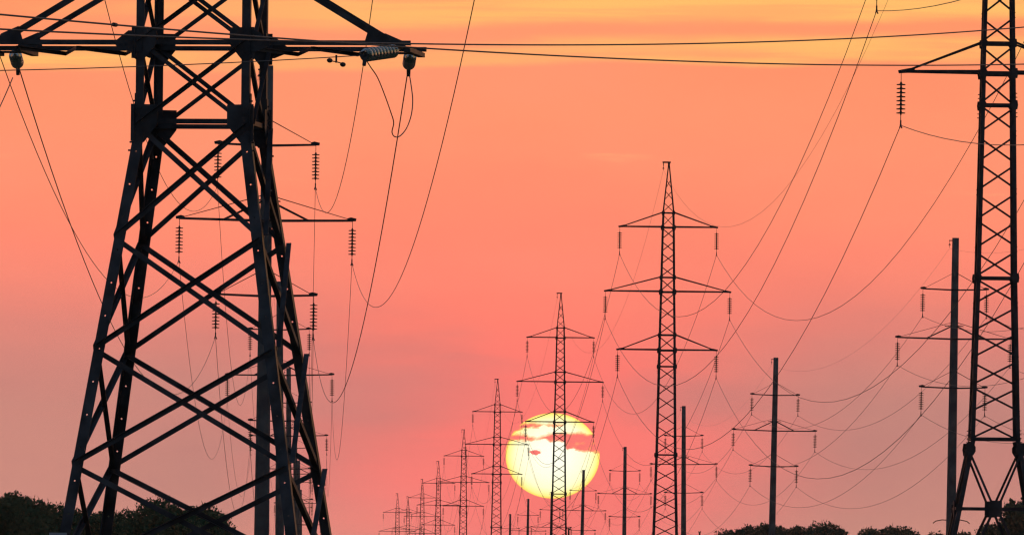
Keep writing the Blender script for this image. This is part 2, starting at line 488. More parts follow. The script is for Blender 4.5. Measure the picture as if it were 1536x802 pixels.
for ax, n in ((ex, -ey), (ex, ey), (ey, -ex), (ey, ex)):
    for i in range(len(LEV) - 1):
        z0, z1 = LEV[i], LEV[i + 1]
        big = z1 < 9.3
        w = .082 if big else .068
        if z0 > 18.5: w = .055
        for s in (-1, 1):
            off = .018 if s > 0 else -.022
            z0e = z0 + (.02 if big else -.02); z1e = z1 - (.02 if big else -.02)
            p = ax * (-s * (bh(z0e) - .03)) + n * (bh(z0e) + off) + ez * z0e
            q = ax * (s * (bh(z1e) - .03)) + n * (bh(z1e) + off) + ez * z1e
            m = MB(); av = (q - p).normalized(); inpl = n.cross(av)
            if inpl.z < 0: inpl = -inpl
            if s > 0 and n.x > -.5: m.angle(p + inpl * w / 2, q + inpl * w / 2, -inpl, n, w, .009)
            else: m.angle(p - inpl * w / 2, q - inpl * w / 2, inpl, -n, w, .009)
            m.build('diagonal_brace', M_galv, BT)
    for z in (9.33, 10.57, 14.57, 18.57):
        m = MB(); h = bh(z)
        m.angle(ax * (-h) + n * (h - .012) + ez * (z - .045), ax * h + n * (h - .012) + ez * (z - .045), ez, -n, .075, .010)
        m.build('tie_beam', M_galv, BT)

def tension_string(parent, a, b, n=8, r=.105):
    m = MB(); a, b = V(a), V(b); L = (b - a).length; d = (b - a) / L
    disc_string(m, a, b, n, .125, r, .26, 20)
    m.tube([a, a + d * (.26 + .125 * n)], .022, 8)
    o = m.build('insulator_string', M_glass, parent, True)
    c = MB(); s0 = a + d * (.22 + .125 * n)
    c.tube([s0, s0 + d * .06, b - d * .02, b], [.055, .07, .035, .03], 8)
    c.tube([b - d * .03, b + d * .02 - ez * .16], [.035, .03], 8)
    c.build('dead_end_clamp', M_cast, o)
    return o

binv = Matrix.LocRotScale(BT.location, BT.rotation_euler, None).inverted()
bmat = binv.inverted()
AD = {'low': (10.57, 11.82, 3.45), 'mid': (14.57, 15.82, 5.05), 'top': (18.57, 19.85, 3.6)}
strend = {}
for lev, (z, zt, half) in AD.items():
    for s in (-1, 1):
        m = MB(); h = bh(z); ty = .905
        for sy in (-1, 1):
            p = V((s * h, sy * h, z - .05)); q = V((s * half, sy * ty * .98, z - .05))
            m.angle(p, q, ez, V((0, -sy, 0)), .075, .012)
        for x in (half - .07, half - .62):
            m.bar((s * x, -ty * .9, z - .11), (s * x, ty * .9, z - .11), .11, .07, ex)
        m.plate([(-.35, -.22), (.18, -.22), (.24, .22), (-.42, .22)], (s * (half - .35), -ty * .98 + .2, z - .085), ex, ey, .014)
        m.plate([(-.35, -.22), (.18, -.22), (.24, .22), (-.42, .22)], (s * (half - .35), ty * .98 - .2, z - .085), ex, ey, .014)
        k = 4 if lev != 'mid' else 6
        for i in range(k):                              # flat lacing between the chords
            x0 = h + (half - .62 - h) * i / k; x1 = h + (half - .62 - h) * (i + 1) / k; sg = 1 if i % 2 else -1
            m.angle((s * x0, sg * h * .96, z - .07), (s * x1, -sg * h * .96, z - .07), V((0, 0, -1)), ex, .06, .008)
        arm = m.build('crossarm', M_galv, BT)
        for sy in (-1, 1):                              # plates that tie the chords to the legs
            m = MB()
            poly = [(-.10, -.13), (.10, -.14), (.32, -.05), (.32, .03), (.12, .19), (-.10, .19)]
            if s < 0: poly = [(-x, y) for x, y in reversed(poly)]
            m.plate(poly, (s * h, sy * (h + .034), z - .02), ex, ez, .012)
            for bx, bz in ((.17, -.02), (.26, -.02), (.05, .12), (.05, .03), (.05, -.07)):
                pp = V((s * (h + bx), sy * (h + .036), z - .02 + bz)); m.tube([pp, pp + V((0, sy * .024, 0))], .016, 6)
            m.build('arm_plate', M_galv, arm)
        for sy in (-1, 1):
            m = MB()
            p = V((s * bh(zt), sy * bh(zt), zt)); q = V((s * (half - .52), sy * ty * .94, z + .04))
            m.angle(p, q, ez, V((0, -sy, 0)), .088, .010)
            m.plate([(-.22, -.06), (.22, -.06), (.14, .08), (-.14, .20)] if s > 0 else [(.22, -.06), (.14, .20), (-.14, .08), (-.22, -.06)], q + V((0, sy * .015, -.0)), ex, ez, .014)
            m.build('hanger', M_galv, arm)
        # string for the span running away from the camera
        a = V((s * (half - .27), ty + .04, z - .10))
        wa = bmat @ a
        tgt = wpos(lpoles[0], (s * PH[lev], 0, ZM + PM[lev] - 1.68))
        hd = (tgt - wa); hd.z = 0; L = hd.length; hd.normalize()
        dirn = (hd + ez * ((tgt.z - wa.z) / L - 4 * 4.1 / L)).normalized()
        e = wa + dirn * 1.52
        tension_string(arm, a, binv @ e); strend[(lev, s)] = e
sagL = {('low', 1): 3.85, ('low', -1): 3.65, ('mid', 1): 4.25, ('mid', -1): 4.0, ('top', 1): 4.45, ('top', -1): 4.45}
GB = 'wires strung from the big tower to the concrete poles behind it'
for lev in ('top', 'mid', 'low'):
    for s in (-1, 1):
        ends = [wpos(o, (s * PH[lev], 0, ZM + PM[lev] - 1.68)) for o in lpoles]
        pts = span(strend[(lev, s)], ends[0], sagL[(lev, s)], 40)
        for k in range(len(ends) - 1): pts += span(ends[k], ends[k + 1], 5.7 if k == 0 else 5.0)[1:]
        conductor(pts, .0095, 'dark wire drooping from the big tower\'s %s %s arm to poles behind' % (wl[lev], words[s]), GB)
ends = [wpos(o, (-.36, 0, ZM + 5.5)) for o in lpoles]
pts = span(bmat @ V((0, 0, 24)), ends[0], 3.4, 40)
for k in range(len(ends) - 1): pts += span(ends[k], ends[k + 1], 4.2)[1:]
conductor(pts, .005, 'faint earth wire from the big tower over the tops of the poles behind it', GB, 'earth_wire')

# string and conductor that turn off to the left, towards the camera
lowarm = [o for o in BT.children if o.name.startswith('crossarm')]
armR, armL = lowarm[1], lowarm[0]
a = V((3.28, -.93, 10.44)); wa = bmat @ a
e = at(547, 83, wa.y - 1.25)
tension_string(armR, a, binv @ e, 9, .108)
pD = [at(540, 82.5, e.y - .1), at(400, 90.5, 0), at(200, 99, 0), at(0, 106, 0)]
hd = V((-.45, -.90, 0)).normalized()
def on_plan(px, py, o, d):
    dx, dy = unroll(px, py); k = dx / F
    t = (k * o.y - o.x) / (d.x - k * d.y); Y = o.y + d.y * t
    return t, EZ - dy / F * Y
P3 = [on_plan(px, py, e, hd) for px, py in ((400, 90.5), (200, 99), (0, 106))]
P3 = [(0.0, e.z)] + [P3[0], P3[2]]
def lag(P, x):
    r = 0
    for i, (xi, yi) in enumerate(P):
        t = yi
        for j, (xj, _) in enumerate(P):
            if j != i: t *= (x - xj) / (xi - xj)
        r += t
    return r
sl = (P3[2][1] - P3[0][1]) / P3[2][0]
zz = lambda t: e.z + sl * t - .0009 * t * (P3[2][0] - t)
pts = [e + hd * t + V((0, 0, zz(t) - e.z)) for t in [i * 1.5 for i in range(70)]]
w3 = conductor(pts, .0085, 'wire leaving the right arm of the big tower to the left across its legs', 'wires meeting the big tower\'s lowest arm')
m = MB()                                                # vibration damper: two weights on a short bar under the wire
t0 = .95
pc = e + hd * t0 + V((0, 0, zz(t0) - e.z)) - w3.location
for s_ in (-1, 1):
    c = pc + hd * (.22 * s_) - ez * (.085 - .02 * s_)
    m.lathe(c - hd * .05, c + hd * .06, [(0, .01), (.015, .034), (.06, .038), (.10, .025), (.11, .01)], 10)
m.tube([pc + hd * -.2 - ez * .09, pc - ez * .075, pc + hd * .2 - ez * .07], .009, 6)
m.bar(pc + ez * .03, pc - ez * .09, .03, .03)
m.build('vibration_damper', M_cast, w3)

def catmull(P, n=10):
    out = []
    for i in range(len(P) - 1):
        a, b, c, d = P[max(i - 1, 0)], P[i], P[i + 1], P[min(i + 2, len(P) - 1)]
        for k in range(n):
            t = k / n
            out.append(.5 * ((2 * b) + (c - a) * t + (2 * a - 5 * b + 4 * c - d) * t * t + (3 * b - a - 3 * c + d) * t ** 3))
    return out + [P[-1]]
ya, yb = e.y, strend[('low', 1)].y
J = [(549, 90), (556, 101), (566, 116), (576, 140), (586, 168), (590.5, 184), (588, 198), (592, 205), (600, 204), (610, 192), (617, 172), (619, 150), (616.5, 127), (614, 112)]
pts = catmull([at(x, y, ya + (yb - ya) * i / (len(J) - 1)) for i, (x, y) in enumerate(J)], 6)
conductor(pts, .009, 'looped jumper wire dangling between the two insulators of the big tower\'s right arm', 'wires meeting the big tower\'s lowest arm', 'jumper_wire')
m = MB()
for i in (5, 9): m.tube([pts[i - 3] - bmat.translation, pts[i + 2] - bmat.translation], .028, 8)
yb = strend[('low', -1)].y
J = [(19, 117), (10, 138), (0, 160), (-14, 190), (-32, 205), (-52, 190), (-62, 140), (-66, 96)]
pts = catmull([at(x, y, yb + (ya - yb) * i / (len(J) - 1)) for i, (x, y) in enumerate(J)], 6)
conductor(pts, .009, 'jumper wire dropping out of the frame from the big tower\'s left arm', 'wires meeting the big tower\'s lowest arm', 'jumper_wire')
a = V((-3.28, -.93, 10.44)); wa = bmat @ a
tension_string(armL, a, binv @ at(-64, 90, wa.y - 1.25), 9, .125)
# enamelled number plate at the foot of the front left leg
m = MB(); cpl = binv @ at(87, 803.4, bc.y - 2.05)
m.plate([(-.14, -.06), (.14, -.06), (.14, .055), (-.14, .055)], cpl, ex, ez, .01)
m.build('number_plate', M_enamel, BT)

# ------------------------------------------------------------------ the low line crossing in front
A0 = at(-150, 30, 88); B0 = at(1700, 90, 152)
A0.z = B0.z = 0; hd = (B0 - A0).normalized()
for P, lab in (([(0, 22), (700, 76.5), (1536, 96.5)], 'thick crossing wire that starts higher at left and runs lower at right'),
               ([(0, 44), (700, 67), (1536, 41)], 'thick crossing wire that sags to mid frame and rises again at right')):
    Q = [on_plan(x, y, A0, hd) for x, y in P]
    T = (B0 - A0).length; ts = [-.35 * T + 1.7 * T * i / 80 for i in range(81)]
    pts = [A0 + hd * t + V((0, 0, lag(Q, t))) for t in ts]
    w = conductor(pts, .0095, lab, 'two near wires crossing the whole picture')
    if P[0][1] == 22:
        t, z = on_plan(172, 38.3, A0, hd); z = lag(Q, t); m = MB()
        m.tube([A0 + hd * (t - .05) + ez * z - w.location, A0 + hd * (t + .05) + ez * lag(Q, t + .05) - w.location], .02, 8)
        m.build('splice_sleeve', M_cast, w)

# ------------------------------------------------------------------ small poles of other lines, far off
def small_pole(px, ytop, Y, H, arm, label, curved=False):
    p = at(px, ytop, Y); r = empty('wooden_pole', (p.x, p.y, p.z - H))
    m = MB(); m.tube([(0, 0, -1), (0, 0, H)], [.16, .11], 12); m.build('shaft', M_wood, r)
    m = MB()
    if curved:
        for s in (-1, 1): m.tube([(0, 0, H - .35), (s * arm * .5, 0, H - .3), (s * arm * .85, 0, H - .42), (s * arm, 0, H - .62)], .05, 6)
    else:
        m.bar((-arm, 0, H - .12), (arm, 0, H - .12), .1, .12)
        for s in (-1, 1): m.tube([(s * arm * .9, 0, H - .1), (s * arm * .9, 0, H + .12)], .05, 8)
    m.build('crossarm', M_wood, r)
    tag(r, label, 'utility pole')
small_pole(853, 791, 1400, 10, .28, 'tiny wooden pole with a short crossarm at the bottom edge under the sun')
small_pole(1049.5, 797, 1300, 10, .12, 'stub of a small wooden pole at the bottom edge near the right hand trees')
small_pole(1427, 774, 900, 10, 1.65, 'wooden pole behind the tallest right concrete pole, only its drooping crossarm showing', True)

# ------------------------------------------------------------------ ground
anchors = [(o.location.x, o.location.y, o.location.z) for o in pylons + rpoles + lpoles]
anchors += [(bc.x, bc.y, 0), (0, 0, 0), (-60, 60, 0), (60, 60, 0), (300, 0, 0), (-300, 0, 0), (700, 3000, 0), (-700, 3000, 0), (0, 5500, 0), (-150, 900, 0), (150, 1300, 0), (400, 800, 0), (-400, 800, 0)]
def gz(x, y):
    n = d = 0
    for a, b, c in anchors:
        w = 1 / ((x - a) ** 2 + (y - b) ** 2 + .5); w *= w; n += w * c; d += w
    return n / d
def build_ground():
    xs = [-3400, -2400, -1600, -1000, -600] + [-400 + 20 * i for i in range(41)] + [600, 1000, 1600, 2400, 3400]
    ys = [-700, -300, -100] + [25 * i for i in range(130)] + [3400, 3800, 4400, 5200, 6200, 7200]
    v = [(x, y, gz(x, y)) for y in ys for x in xs]; k = len(xs)
    f = [(j * k + i, j * k + i + 1, (j + 1) * k + i + 1, (j + 1) * k + i) for j in range(len(ys) - 1) for i in range(k - 1)]
    me = bpy.data.meshes.new('ground'); me.from_pydata(v, [], f); me.update()
    for p in me.polygons: p.use_smooth = True
    m = mat('meadow', (.045, .055, .022), (.11, .10, .045), .15, .95, 0, .3, 8)
    me.materials.append(m)
    o = bpy.data.objects.new('ground', me); COL.objects.link(o); o['kind'] = 'structure'
build_ground()

# ------------------------------------------------------------------ trees
def crown_mesh(name, seed, n, leaf, lobes, m):
    """unit crown: about radius 1, from z = .25 to z = 2.2, made of leaf sprays"""
    r = random.Random(seed); L = []
    for i in range(lobes):
        a = r.uniform(0, 6.283); d = r.uniform(.1, .62); z = r.uniform(.75, 1.75)
        d *= 1.15 - .45 * (z - .75)
        L.append((V((d * math.cos(a), d * math.sin(a), z)), r.uniform(.32, .52)))
    L.append((V((0, 0, 1.72)), .42)); L.append((V((0, 0, 1.1)), .72))
    vs, fs = [], []
    for i in range(n):
        c, R = L[r.randrange(len(L))]
        d = V((r.gauss(0, 1), r.gauss(0, 1), r.gauss(0, 1))).normalized()
        if d.z < -.4 and r.random() < .6: d.z = -d.z
        rad = R * (r.random() ** .28)
        rad *= 1 + .28 * mnoise.noise((c + d * R) * 5.5 + V((seed, 0, 0)))
        p = c + d * rad
        # a spray: a bent, pointed strip of leaves aiming outwards and up
        g = (d * .35 + V((r.gauss(0, .6), r.gauss(0, .6), .45 + r.gauss(0, .5)))).normalized()
        s = g.cross(d + V((r.gauss(0, .3), r.gauss(0, .3), r.gauss(0, .3)))).normalized()     # blades lie like shingles, facing out
        l = leaf * r.uniform(.6, 1.5); w = l * r.uniform(.4, .65)
        b = len(vs)
        vs += [p - g * l * .5, p + s * w - g * l * .05, p + g * l * .75, p - s * w + g * l * .1]
        fs.append((b, b + 1, b + 2, b + 3))
        if rad > R * .85 and r.random() < .14:            # twig tips that break the outline
            q = p + g * l * .6
            b = len(vs); h = l * r.uniform(.8, 1.5)
            vs += [q - s * w * .35, q + g * h + s * w * .1, q + s * w * .35 + g * h * .3]
            fs.append((b, b + 1, b + 2))
    me = bpy.data.meshes.new(name); me.from_pydata(vs, [], fs); me.update(); me.materials.append(m)
    return me
def trunk_mesh():
    m = MB(); r = random.Random(3)
    m.tube([(0, 0, -.06), (.01, 0, .3), (-.02, .01, .8), (.02, 0, 1.5)], [.09, .065, .05, .02], 9)
    for i in range(9):
        a = i * 2.4; z = .35 + .1 * i; e = V((math.cos(a) * .55, math.sin(a) * .55, z + .45))
        m.tube([V((0, 0, z)), V((0, 0, z)).lerp(e, .5) + V((0, 0, .04)), e], [.032, .02, .008], 6)
    me = bpy.data.meshes.new('trunk'); me.from_pydata(m.v, [], m.f); me.update(); me.materials.append(M_bark)
    return me
TM = trunk_mesh()
CMA = [crown_mesh('crown', 11 + i, 15000, .05, 16, M_leafA) for i in range(3)]
CMB = [crown_mesh('crown', 31 + i, 9000, .065, 14, M_leafB) for i in range(3)]
def tree(px, ytop, Y, wpx, label, group, meshes, i):
    p = at(px, ytop, Y); R = wpx * 1.05 / (F / Y); base = gz(p.x, p.y); H = p.z - base
    k = min(1.0, (H - .8) / (1.7 * R))                     # broad crowns flatten rather than reach below the ground
    r = empty('broadleaf_tree', (p.x, p.y, base)); r.rotation_euler = (0, 0, i * 1.9)
    for nm, me in (('trunk', TM), ('crown', meshes[i % 3])):
        o = bpy.data.objects.new(nm, me); COL.objects.link(o); o.parent = r
        if nm == 'trunk': o.scale = (H / 2.6, H / 2.6, H / 2.2)
        else: o.scale = (R, R, R * k); o.location = (0, 0, H - 2.17 * R * k)
    tag(r, label, 'tree', group)
GT = 'trees along the bottom left behind the big tower'
LT = [(8, 738, 700, 66, 'dark green tree at the far left edge, tallest in the corner'),
      (58, 747, 690, 74, 'round olive tree just left of the big tower\'s outer left leg'),
      (104, 757, 720, 62, 'low tree right behind the foot of the big tower\'s outer left leg'),
      (150, 765, 705, 60, 'low tree behind the foot of the big tower\'s inner left leg'),
      (195, 763, 730, 64, 'dip in the tree line just right of the big tower\'s inner left leg'),
      (246, 748, 690, 84, 'tall ragged tree between the big tower\'s left and right legs'),
      (296, 757, 715, 70, 'tree right of the ragged tree, under the meeting point of two braces'),
      (327, 765, 700, 58, 'end tree of the left row, its rounded edge falling away near the thick pole')]
LT[4] = LT[4][:4] + ('short tree just right of the big tower\'s inner left leg, left of the ragged tree',)
for i, t in enumerate(LT): tree(*t, GT, CMA, i)
GT2 = 'trees along the bottom right under the concrete poles'
RT_DY = 3
RT = [(1096, 792, 1320, 34, 'smallest low tree at the left end of the right hand row'),
      (1119, 785, 1300, 40, 'rounded tree left of the lone concrete pole'),
      (1146, 780, 1310, 40, 'tree with a peaked top touching the left side of the lone concrete pole'),
      (1172, 786, 1330, 36, 'tree right behind the foot of the lone concrete pole'),
      (1192, 785, 1290, 32, 'spiky topped tree a little right of the lone concrete pole'),
      (1216, 788, 1310, 36, 'middle tree of the row between the lone pole and the tallest concrete pole'),
      (1250, 782, 1280, 48, 'broad tree before the gap in the right hand row'),
      (1300, 788, 1300, 36, 'tree at the right rim of the gap in the row'),
      (1333, 784, 1290, 54, 'broad dome of foliage right of the gap in the row'),
      (1368, 791, 1320, 42, 'low tree sloping down towards the tallest concrete pole'),
      (1402, 795, 1310, 42, 'lowest tree, at the left foot of the tallest concrete pole'),
      (1440, 793, 1290, 40, 'low tree at the left legs of the big cropped lattice pylon'),
      (1481, 784, 1150, 30, 'narrow tree seen between the legs of the big cropped lattice pylon'),
      (1527, 747, 1000, 66, 'largest dark tree of the right hand row, in the bottom right corner')]
for i, t in enumerate(RT): tree(t[0], t[1] + RT_DY, *t[2:], GT2, CMB, i)

# ------------------------------------------------------------------ the sun, low over the plain
SD = 25000
sc_ = at(829, 683, SD)
def build_sun():
    me = bpy.data.meshes.new('sun'); import bmesh
    bm = bmesh.new(); bmesh.ops.create_uvsphere(bm, u_segments=96, v_segments=48, radius=1); bm.to_mesh(me); bm.free()
    for p in me.polygons: p.use_smooth = True
    o = bpy.data.objects.new('sun', me); COL.objects.link(o)
    o.location = sc_; o.scale = (70.5 / F * SD, 70.5 / F * SD, 64 / F * SD)
    m = bpy.data.materials.new('sun_surface'); m.use_nodes = True; nt = m.node_tree; N = nt.nodes; L = nt.links
    N.clear()
    def math_(op, a, b=None, c=None):
        n = N.new('ShaderNodeMath'); n.operation = op
        for i, x in enumerate((a, b, c)):
            if x is None: continue
            if isinstance(x, (int, float)): n.inputs[i].default_value = x
            else: L.new(x, n.inputs[i])
        return n.outputs[0]
    tc = N.new('ShaderNodeTexCoord'); sp = N.new('ShaderNodeSeparateXYZ'); L.new(tc.outputs['Object'], sp.inputs[0])
    x, z = sp.outputs['X'], sp.outputs['Z']
    nv = N.new('ShaderNodeCombineXYZ'); L.new(x, nv.inputs[0]); L.new(math_('MULTIPLY', z, 2.2), nv.inputs[2])
    nz = N.new('ShaderNodeTexNoise'); nz.inputs['Scale'].default_value = 7; nz.inputs['Detail'].default_value = 6; nz.inputs['Roughness'].default_value = .62
    L.new(nv.outputs[0], nz.inputs['Vector'])
    wob = math_('MULTIPLY', math_('SUBTRACT', nz.outputs['Fac'], .5), .20)
    zz_ = math_('ADD', z, wob)
    px = math_('MULTIPLY', math_('ADD', x, 1), .5)
    def crv(pts):
        n = N.new('ShaderNodeFloatCurve'); c = n.mapping.curves[0]
        P = [((X - 95) / 704, 1 - (Y - 95) / 644) for X, Y in pts]
        c.points[0].location = P[0]; c.points[1].location = P[-1]
        for p in P[1:-1]: c.points.new(*p)
        for p in c.points: p.handle_type = 'VECTOR'
        n.mapping.extend = 'HORIZONTAL'; n.mapping.update()
        L.new(px, n.inputs['Value'])
        return math_('SUBTRACT', math_('MULTIPLY', n.outputs[0], 2), 1)
    def band(top, bot, soft=.07):
        t, b = crv(top), crv(bot)
        f1 = math_('DIVIDE', math_('SUBTRACT', t, zz_), soft); f2 = math_('DIVIDE', math_('SUBTRACT', zz_, b), soft)
        n = math_('MINIMUM', f1, f2); n = math_('MINIMUM', math_('MAXIMUM', n, 0), 1)
        return n
    # upper wisp that parts the cap of the sun, main bank, and the little dark cloud below it
    b1 = band([(95, 190), (250, 166), (300, 168), (450, 172), (520, 176), (560, 190), (800, 190)],
              [(95, 266), (160, 252), (230, 222), (340, 212), (375, 194), (450, 214), (520, 200), (560, 185), (800, 185)])
    b2 = band([(95, 250), (150, 256), (205, 246), (320, 280), (350, 270), (400, 250), (450, 236), (540, 238), (600, 236), (640, 232), (700, 246), (799, 238)],
              [(95, 318), (150, 312), (270, 318), (330, 312), (390, 302), (430, 326), (500, 318), (535, 330), (550, 382), (600, 370), (640, 390), (799, 400)])
    wisp = N.new('ShaderNodeTexNoise'); wisp.inputs['Scale'].default_value = 4.2; wisp.inputs['Detail'].default_value = 5
    L.new(nv.outputs[0], wisp.inputs['Vector'])
    hol = math_('MINIMUM', math_('MAXIMUM', math_('MULTIPLY', math_('SUBTRACT', wisp.outputs['Fac'], .56), 2.5), 0), .4)
    b2 = math_('MULTIPLY', b2, math_('SUBTRACT', 1, hol))
    ez_ = math_('DIVIDE', math_('SUBTRACT', zz_, 1 - 2 * (392 - 95) / 644), .062); ex_ = math_('DIVIDE', math_('SUBTRACT', x, -1 + 2 * (315 - 95) / 704), .125)
    d = math_('ADD', math_('MULTIPLY', ez_, ez_), math_('MULTIPLY', ex_, ex_))
    b3 = math_('MINIMUM', math_('MAXIMUM', math_('MULTIPLY', math_('SUBTRACT', 1.15, d), 3), 0), 1)
    cl = math_('MAXIMUM', math_('MAXIMUM', b1, b2), b3)
    r2 = math_('ADD', math_('MULTIPLY', x, x), math_('MULTIPLY', z, z))
    low = math_('MULTIPLY', math_('ADD', math_('MULTIPLY', z, -1), 1), .0)
    cr = N.new('ShaderNodeValToRGB'); L.new(r2, cr.inputs[0])
    e = cr.color_ramp.elements
    e[0].position = .0; e[0].color = lin(255, 254, 232); e[1].position = 1; e[1].color = lin(255, 212, 84)
    q = cr.color_ramp.elements.new(.60); q.color = lin(255, 251, 200)
    q = cr.color_ramp.elements.new(.9); q.color = lin(255, 236, 134)
    em = N.new('ShaderNodeEmission'); 
    hot = N.new('ShaderNodeMix'); hot.data_type = 'RGBA'; L.new(math_('POWER', cl, .6), hot.inputs[0]); L.new(cr.outputs[0], hot.inputs[6]); hot.inputs[7].default_value = lin(255, 156, 72)
    L.new(hot.outputs[2], em.inputs['Color']); em.inputs['Strength'].default_value = 1.25
    tr = N.new('ShaderNodeBsdfTransparent'); mx = N.new('ShaderNodeMixShader'); out = N.new('ShaderNodeOutputMaterial')
    L.new(cl, mx.inputs[0]); L.new(em.outputs[0], mx.inputs[1]); L.new(tr.outputs[0], mx.inputs[2]); L.new(mx.outputs[0], out.inputs['Surface'])
    me.materials.append(m)
    tag(o, 'big setting sun, pale yellow disc with ragged salmon cloud streaks across its upper part', 'sun')
build_sun()

# ------------------------------------------------------------------ sky (world): low sun dusk sky plus the glowing west
SUNDIR = sc_.normalized()
def build_world():
    w = bpy.data.worlds.new('World'); scene.world = w; w.use_nodes = True
    nt = w.node_tree; N = nt.nodes; L = nt.links; N.clear()
    def val(n, i, x):
        if isinstance(x, (int, float)): n.inputs[i].default_value = x
        else: L.new(x, n.inputs[i])
    def M_(op, a, b=None, c=None):
        n = N.new('ShaderNodeMath'); n.operation = op
        for i, x in enumerate((a, b, c)):
            if x is not None: val(n, i, x)
        return n.outputs[0]
    def SS(x, a, b):
        n = N.new('ShaderNodeMapRange'); n.interpolation_type = 'SMOOTHSTEP'
        val(n, 0, x); n.inputs[1].default_value = a; n.inputs[2].default_value = b
        return n.outputs[0]
    def MIX(f, a, b):
        n = N.new('ShaderNodeMix'); n.data_type = 'RGBA'
        val(n, 0, f)
        for i, x in ((6, a), (7, b)):
            if isinstance(x, tuple): n.inputs[i].default_value = x
            else: L.new(x, n.inputs[i])
        return n.outputs[2]
    tc = N.new('ShaderNodeTexCoord'); sp = N.new('ShaderNodeSeparateXYZ'); L.new(tc.outputs['Generated'], sp.inputs[0])
    x, y, z = sp.outputs
    yc = M_('MAXIMUM', y, .03)
    az = M_('DIVIDE', x, yc); el = M_('DIVIDE', z, yc)             # tangents of azimuth and elevation about due west
    # everything below in thousandths: 15 units per milliradian matches the long lens
    U = M_('MULTIPLY', az, 15.0); W_ = M_('MULTIPLY', el, 15.0)     # U = 0 due west, W_ .1-.9 is the strip above the trees
    def noise(sx, sz, scale, det=4, rough=.5, seed=0):
        c = N.new('ShaderNodeCombineXYZ'); L.new(M_('MULTIPLY', U, sx), c.inputs[0]); L.new(M_('MULTIPLY', W_, sz), c.inputs[2]); c.inputs[1].default_value = seed
        n = N.new('ShaderNodeTexNoise'); n.inputs['Scale'].default_value = scale; n.inputs['Detail'].default_value = det; n.inputs['Roughness'].default_value = rough
        L.new(c.outputs[0], n.inputs['Vector']); return n.outputs['Fac']
    n1 = noise(1, 6, 2.2, 5, .55, 1.3); n2 = noise(.7, 4, 3.1, 4, .5, 7.7)
    Wb = M_('ADD', W_, M_('MULTIPLY', M_('SUBTRACT', n2, .5), .05))
    cr = N.new('ShaderNodeValToRGB'); L.new(Wb, cr.inputs[0]); E = cr.color_ramp.elements
    stops = [(.10, (250, 127, 123)), (.22, (252, 125, 118)), (.33, (252, 124, 114)), (.43, (255, 127, 110)), (.53, (255, 135, 111)), (.62, (255, 142, 110)), (.74, (255, 147, 108)), (.83, (255, 147, 105)), (1.0, (255, 158, 100))]
    E[0].position = stops[0][0]; E[0].color = lin(*stops[0][1]); E[1].position = stops[-1][0]; E[1].color = lin(*stops[-1][1])
    for p, c in stops[1:-1]:
        q = E.new(p); q.color = lin(*c)
    base = cr.outputs[0]
    # mauve grey murk low down, away from the sun
    side = SS(M_('ABSOLUTE', M_('SUBTRACT', M_('ADD', U, M_('MULTIPLY', M_('SUBTRACT', n2, .5), .25)), .03)), .07, .52)
    lowm = SS(Wb, .58, .29)
    base = MIX(M_('MULTIPLY', M_('MULTIPLY', side, lowm), .92), base, lin(180, 128, 121))
    # smoky streaks at the height of the sun
    st = M_('MULTIPLY', SS(noise(.8, 5, 2.6, 4, .5, 4.1), .46, .72), M_('MULTIPLY', SS(W_, .18, .27), SS(W_, .50, .36)))
    st = M_('MULTIPLY', st, SS(M_('ABSOLUTE', M_('SUBTRACT', U, .06)), .05, .16))
    base = MIX(M_('MULTIPLY', st, .42), base, lin(196, 124, 118))
    for uc, wc, ru, rw, k in ((-.17, .315, .20, .045, .6), (.235, .315, .11, .05, .5), (-.05, .36, .1, .02, .3)):
        a = M_('DIVIDE', M_('SUBTRACT', U, uc), ru); b = M_('DIVIDE', M_('SUBTRACT', Wb, wc), rw)
        d = M_('ADD', M_('MULTIPLY', a, a), M_('MULTIPLY', b, b))
        pt = M_('MULTIPLY', SS(d, 1.3, .1), M_('ADD', .5, M_('MULTIPLY', n1, .8)))
        base = MIX(M_('MULTIPLY', pt, k), base, lin(196, 126, 120))
    # broad uneven veils
    ve = noise(.8, 2.2, 1.6, 5, .55, 44)
    base = MIX(M_('MULTIPLY', SS(ve, .40, .70), .16), base, lin(250, 158, 132))
    base = MIX(M_('MULTIPLY', SS(ve, .52, .30), .12), base, lin(226, 108, 98))
    # glow around the sun
    du = M_('SUBTRACT', U, sc_.x / sc_.y * 15); dw = M_('SUBTRACT', W_, (sc_.z) / sc_.y * 15)
    rr = M_('SQRT', M_('ADD', M_('MULTIPLY', du, du), M_('MULTIPLY', M_('MULTIPLY', dw, dw), 1.3)))
    base = MIX(M_('MULTIPLY', SS(rr, .28, .06), .55), base, lin(255, 118, 111))
    # golden cloud bands high up: two long layers with ragged lower edges
    wn = M_('ADD', W_, M_('MULTIPLY', M_('SUBTRACT', n1, .5), .05)); wn = M_('ADD', wn, M_('MULTIPLY', U, -.022))
    g1 = SS(wn, .868, .892)
    g2 = M_('MULTIPLY', SS(wn, .812, .826), SS(wn, .862, .838))
    n3 = noise(.55, 5, 3.4, 4, .5, 12.2)
    g1 = M_('MULTIPLY', g1, SS(M_('ADD', n3, M_('MULTIPLY', U, .42)), .24, .56)); g2 = M_('MULTIPLY', g2, M_('ADD', .45, M_('MULTIPLY', SS(n3, .38, .6), .5)))
    fine = noise(.9, 22, 2.0, 5, .6, 31)
    g1 = M_('MULTIPLY', g1, M_('ADD', .42, M_('MULTIPLY', SS(U, -.55, .05), .58)))
    gold = M_('MULTIPLY', M_('MAXIMUM', g1, g2), M_('ADD', .55, M_('MULTIPLY', SS(fine, .36, .56), .45)))
    base = MIX(M_('MULTIPLY', gold, .88), base, lin(255, 192, 106))
